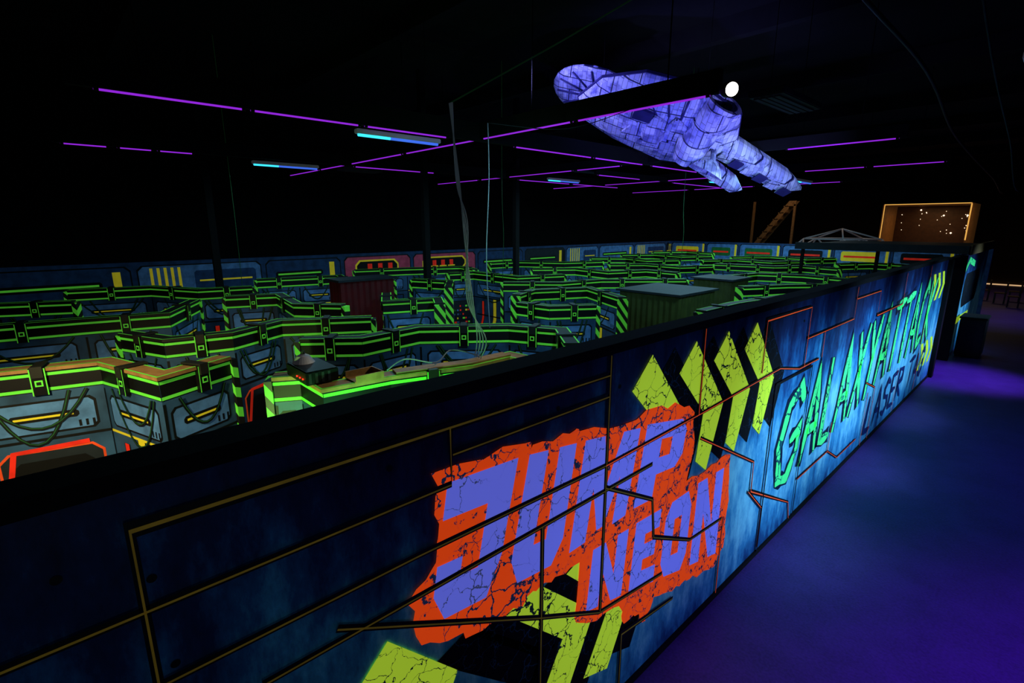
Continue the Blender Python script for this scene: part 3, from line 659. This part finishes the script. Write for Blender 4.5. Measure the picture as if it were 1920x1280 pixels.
# ------------------------------------------------------------------ cables
def smooth(pts):
    P_=[Vector(p) for p in pts];out=[]
    for i in range(len(P_)-1):
        a=P_[max(i-1,0)];b_=P_[i];c=P_[i+1];d=P_[min(i+2,len(P_)-1)]
        for k in range(8):
            t=k/8; out.append(0.5*((2*b_)+(c-a)*t+(2*a-5*b_+4*c-d)*t*t+(3*b_-a-3*c+d)*t**3))
    out.append(P_[-1]); return out
def cable(pts,r,mn,label,name='hanging_cable'):
    o=tube(name,smooth(pts),r,mn); o['label']=label; o['category']='cable'; return o
cbd=thing('cable_bundle',(-3.6,2.7,2.16),'thin grey cables twisting down from ceiling to a partition top','cable')
for k in range(4):
    dx=.014*(k-1.5)
    tube('cable',smooth([(-3.62+dx,2.66,4.32),(-3.60-dx,2.70,3.7),(-3.54+dx,2.73,3.2+.05*k),(-3.57-dx*2,2.78,2.7),(-3.50+dx*3,2.85,2.35),(-3.52+dx*2,2.82,2.16)]),.0055,'cable_grey',cbd)
tube('cable',smooth([(-3.52,2.85,2.17),(-3.62,2.6,2.25),(-3.58,2.4,2.18),(-3.66,2.15,2.24),(-3.68,1.98,2.17)]),.006,'cable_grey',cbd)
tube('cable',smooth([(-3.62,2.66,4.32),(-3.1,3.3,4.75),(-2.3,3.9,5.2),(-2.0,4.3,5.2),(-1.7,5.0,6.45)]),.006,'cable_green',cbd)
lc=thing('hanging_cable',(-4.15,3.5,2.45),'single thin straight cable strung from the lighting beam','cable')
tube('cable',smooth([(-4.15,3.5,2.25),(-4.17,3.48,3.0),(-4.14,3.5,3.8),(-4.15,3.5,4.34)]),.005,'cable_grey',lc)
tube('cable',smooth([(-4.15,3.5,4.34),(-3.9,4.4,4.36),(-3.6,5.16,4.62)]),.005,'cable_dark',lc)
for (x,y,z0,z1) in ((-11.5,3.0,2.1,4.5),(-9.0,8.0,2.1,4.7),(-6.4,11.5,2.1,4.6)):
    cable([(x,y,z0),(x+.04,y,z0+1.0),(x-.03,y+.02,z1-.6),(x,y,6.8)],.006,'cable_green','thin dark green cable hanging from ceiling into the maze')
cable([(-2.0,2.8,6.8),(-1.6,4.4,5.4),(-1.3,7,4.9),(-1.5,11,4.7),(-1.6,18,4.5),(-2,27,4.6),(-2,29,6.8)],.02,'black_plastic','thick black sagging cable run above the walkway')
cable([(-1.0,3.2,6.8),(-.8,6,5.1),(-.8,10,4.5),(-.9,16,4.1),(-.9,27,6.45)],.012,'cable_dark','dark sagging cable above the walkway')

# ------------------------------------------------------------------ things on the partition top
am=thing('amplifier',(-4.0,1.5,2.13),'black electronics box with red indicator lights on a partition top','amplifier')
box('case',(-4.22,1.36,2.135),(-3.80,1.62,2.245),'black_plastic',am,.008)
for k in range(4): box('vent',(-3.797,1.38+.05*k,2.15),(-3.795,1.40+.05*k,2.23),'slate',am)
for k in range(3): box('indicator_light',(-3.99+.06*k,1.353,2.175),(-3.979+.06*k,1.36,2.186),'led_red',am)
ld=thing('desk_lamp',(-4.13,1.47,2.245),'white cone lamp head lying on the black electronics box','lamp')
revolve('lamp_shade',[(.02,.07),(.05,.055),(.09,0),(.085,0)],'white_plastic',ld,Matrix.Translation((-4.13,1.47,2.245)))
revolve('lamp_knob',[(0,.1),(.015,.095),(.02,.07)],'metal_grey',ld,Matrix.Translation((-4.13,1.47,2.245)),12)
wb=thing('wooden_tray',(-3.72,1.75,2.13),'small open wooden tray holding coiled cable','tray')
box('tray_base',(-3.82,1.68,2.13),(-3.62,1.92,2.14),'wood_tan',wb)
box('tray_side',(-3.82,1.68,2.14),(-3.81,1.92,2.19),'wood_tan',wb);box('tray_side',(-3.63,1.68,2.14),(-3.62,1.92,2.19),'wood_tan',wb);box('tray_side',(-3.81,1.91,2.14),(-3.63,1.92,2.19),'wood_tan',wb)
tb=thing('top_board',(-3.6,2.6,2.13),'loose raw wooden board lying along a partition top','board')
q=offset_poly([(-3.68,2.05),(-3.5,2.7),(-3.49,3.15)],.07);w_=offset_poly([(-3.68,2.05),(-3.5,2.7),(-3.49,3.15)],-.06)
prism('board_plank',[tuple(v) for v in w_]+[tuple(v) for v in reversed(q)],2.132,2.15,'wood_tan',tb)

# ------------------------------------------------------------------ far end of the hall
gw=thing('lit_display_frame',(-5.35,34,0),'raised display room edged with golden light strips and starry bulbs inside','display')
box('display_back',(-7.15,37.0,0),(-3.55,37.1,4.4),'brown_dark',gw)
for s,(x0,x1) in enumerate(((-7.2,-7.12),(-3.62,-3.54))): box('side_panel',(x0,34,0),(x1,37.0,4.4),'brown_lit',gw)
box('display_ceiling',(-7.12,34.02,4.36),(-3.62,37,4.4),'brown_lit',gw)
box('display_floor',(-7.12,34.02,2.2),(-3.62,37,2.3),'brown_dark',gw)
box('light_strip',(-7.14,33.97,4.37),(-3.58,34.0,4.41),'led_gold',gw);box('light_strip',(-7.14,33.97,2.6),(-7.11,34.0,4.36),'led_gold',gw);box('light_strip',(-3.61,33.97,2.6),(-3.56,34.0,4.36),'led_gold',gw)
rb=random.Random(5)
for k in range(26):
    x=rb.uniform(-6.9,-3.8);z=rb.uniform(2.8,4.2); r=rb.choice([.02,.025,.05])
    revolve('star_bulb',[(0,-r),(r,0),(0,r)],'bulb_warm',gw,Matrix.Translation((x,36.9,z)),8)
dm=thing('dome_frame',(-7.55,28.6,0),'white tube geodesic dome frame standing behind the maze','dome')
bm=bmesh.new(); bmesh.ops.create_icosphere(bm,subdivisions=2,radius=3.15)
for e_ in bm.edges:
    a,c=[v.co.copy() for v in e_.verts]
    if a.z>=-.05 and c.z>=-.05:
        tube('dome_strut',[(-7.55+a.x,28.6+a.y,max(a.z,0)),(-7.55+c.x,28.6+c.y,max(c.z,0))],.035,'white_plastic',dm,5)
bm.free()
stt=thing('wooden_stair',(-12.3,33,0),'raw timber staircase with open treads and posts','stairs')
for yy in (32.6,33.4): polymesh('stringer',[([(-14.9,yy,0),(-14.6,yy,0),(-11.2,yy,4.7),(-11.5,yy,4.7)],'wood_tan')],stt)
for k in range(12): box('tread',(-14.7+.265*k,32.6,.3+.37*k),(-14.4+.265*k,33.4,.35+.37*k),'wood_tan',stt)
for xx in (-13.5,-11.2): box('post',(xx,32.5,0),(xx+.12,32.6,4.7),'wood_tan',stt)
box('handrail',(-11.5,32.5,4.4),(-11.1,32.6,4.5),'wood_tan',stt)
def chair(x,y):
    e=thing('dining_chair',(x,y,0),'dark wooden chair standing by the end of the walkway','chair','dark wooden chairs')
    box('seat',(x-.2,y-.2,.43),(x+.2,y+.2,.47),'brown_dark',e,.01); box('backrest',(x+.16,y-.2,.6),(x+.2,y+.2,.92),'brown_dark',e,.01)
    for a in (-.18,.14):
        for c in (-.18,.14): box('leg',(x+a,y+c,0),(x+a+.04,y+c+.04,.43 if a<0 else .62),'metal_grey',e)
chair(-1.7,30.5);chair(-1.2,29.4);chair(-2.3,31.4);chair(-1.3,31.6)
structure('baseboard_back',(-2.9,39.9,0.0),(-1.3,40,.06),'floor_strip','glowing strip at the foot of the end wall','baseboard')

# ------------------------------------------------------------------ lights
def area(loc,size,power,col,rot=(0,0,0),sy=None,name='area_light'):
    l=bpy.data.lights.new(name,'AREA'); l.energy=power; l.color=col; l.size=size
    if sy: l.shape='RECTANGLE'; l.size_y=sy
    o=bpy.data.objects.new(name,l); o.location=loc; o.rotation_euler=rot; COL.objects.link(o); return o
def spot(loc,target,power,col,ang=60,blend=.6,r=.05):
    l=bpy.data.lights.new('spot_light','SPOT'); l.energy=power; l.color=col; l.spot_size=math.radians(ang); l.spot_blend=blend; l.shadow_soft_size=r
    o=bpy.data.objects.new('spot_light',l); o.location=loc; o.rotation_euler=(Vector(target)-Vector(loc)).to_track_quat('-Z','Y').to_euler(); COL.objects.link(o); return o
violet=(.25,.05,1)
ww=(.36,.68,1)
spot((.9,5.4,1.9),(-1.7,5.6,1.25),400,ww,76,1,.2)
spot((.9,8.0,1.9),(-1.7,8.1,1.35),560,ww,76,1,.2)
spot((.9,10.8,1.9),(-1.7,11.0,1.4),480,ww,76,1,.2)
spot((1.0,3.0,2.0),(-1.7,3.1,1.3),60,ww,70,1,.2)
spot((1.4,-.2,2.6),(-1.7,.2,1.9),13,(.6,.78,.8),95,1,.3)
spot((.9,13.4,1.9),(-1.7,13.5,1.4),340,ww,70,1,.2)
spot((1.0,18.6,2.2),(-1.7,18.2,1.5),320,ww,66,1,.2)
# violet floor pools
spot((.2,15.0,4.4),(-1.2,14.9,0),1100,(.32,.1,1),42,1,.2)
spot((2.2,4.4,4.6),(1.5,4.2,0),780,(.34,.02,1),78,1,.2)
spot((1.2,9,4.6),(1.0,9,0),120,(.2,.05,1),90,1,.2)
spot((0,26,4.6),(-.8,26,0),160,violet,80,1,.2)
# maze wash
mz=(.36,.78,.95)
area((-6.5,4,4.4),.2,42,mz,sy=1.3); area((-11,4,4.4),.2,20,mz,sy=1.3)
area((-9,9.5,4.4),2,62,mz); area((-5,11,4.3),2,46,mz); area((-9,15,4.4),3,95,mz); area((-9,21,4.4),4,190,mz)
spot((-2.2,3.2,4.3),(-8,6.5,1.0),230,mz,78,1,.15)
spot((-2.2,7.5,4.3),(-8,12,1.0),260,mz,85,1,.15)
spot((-3.2,-1.2,3.4),(-5.7,.3,1.3),520,(1,.82,.42),60,.8,.1)
spot((-3.3,.45,1.5),(-3.95,1.6,1.7),130,(.5,1,.22),80,1,.03)
spot((-2.9,1.3,1.7),(-3.7,2.0,1.75),80,(.15,1,.3),100,1,.03)
spot((-2.6,4.9,4.5),(-3.6,2.2,2.1),190,(1,.92,.65),36,1,.05)
# spacecraft wash
spot((-3.2,5.7,2.6),(-4.8,8.5,4.9),430,(.16,.16,1),70,1,.1)
spot((-1.6,8.0,3.2),(-3.8,9.0,4.5),360,(.34,.36,1),70,1,.05)
spot((-6.4,5.9,5.7),(-5.6,8.6,5.3),240,(.3,.3,1),80,1,.1)
# far end
area((-9,30,5.8),2,20,(1,.8,.6)); area((-2,34,4.5),1.5,14,(1,.7,.45)); area((-12,31,5.8),1,16,(1,.7,.5)); area((-5.3,35.5,4.3),1.5,25,(1,.65,.3))
w=bpy.data.worlds.new('w'); SC.world=w; w.use_nodes=True; w.node_tree.nodes['Background'].inputs[0].default_value=(.02,.03,.06,1); w.node_tree.nodes['Background'].inputs[1].default_value=.1

cam=bpy.data.cameras.new('cam'); cam.lens=17.79; cam.sensor_width=36; cam.clip_start=.05; cam.clip_end=200
co=bpy.data.objects.new('cam',cam); co.location=(0,0,3.35); co.rotation_euler=(math.radians(77),0,math.radians(47.3)); COL.objects.link(co); SC.camera=co
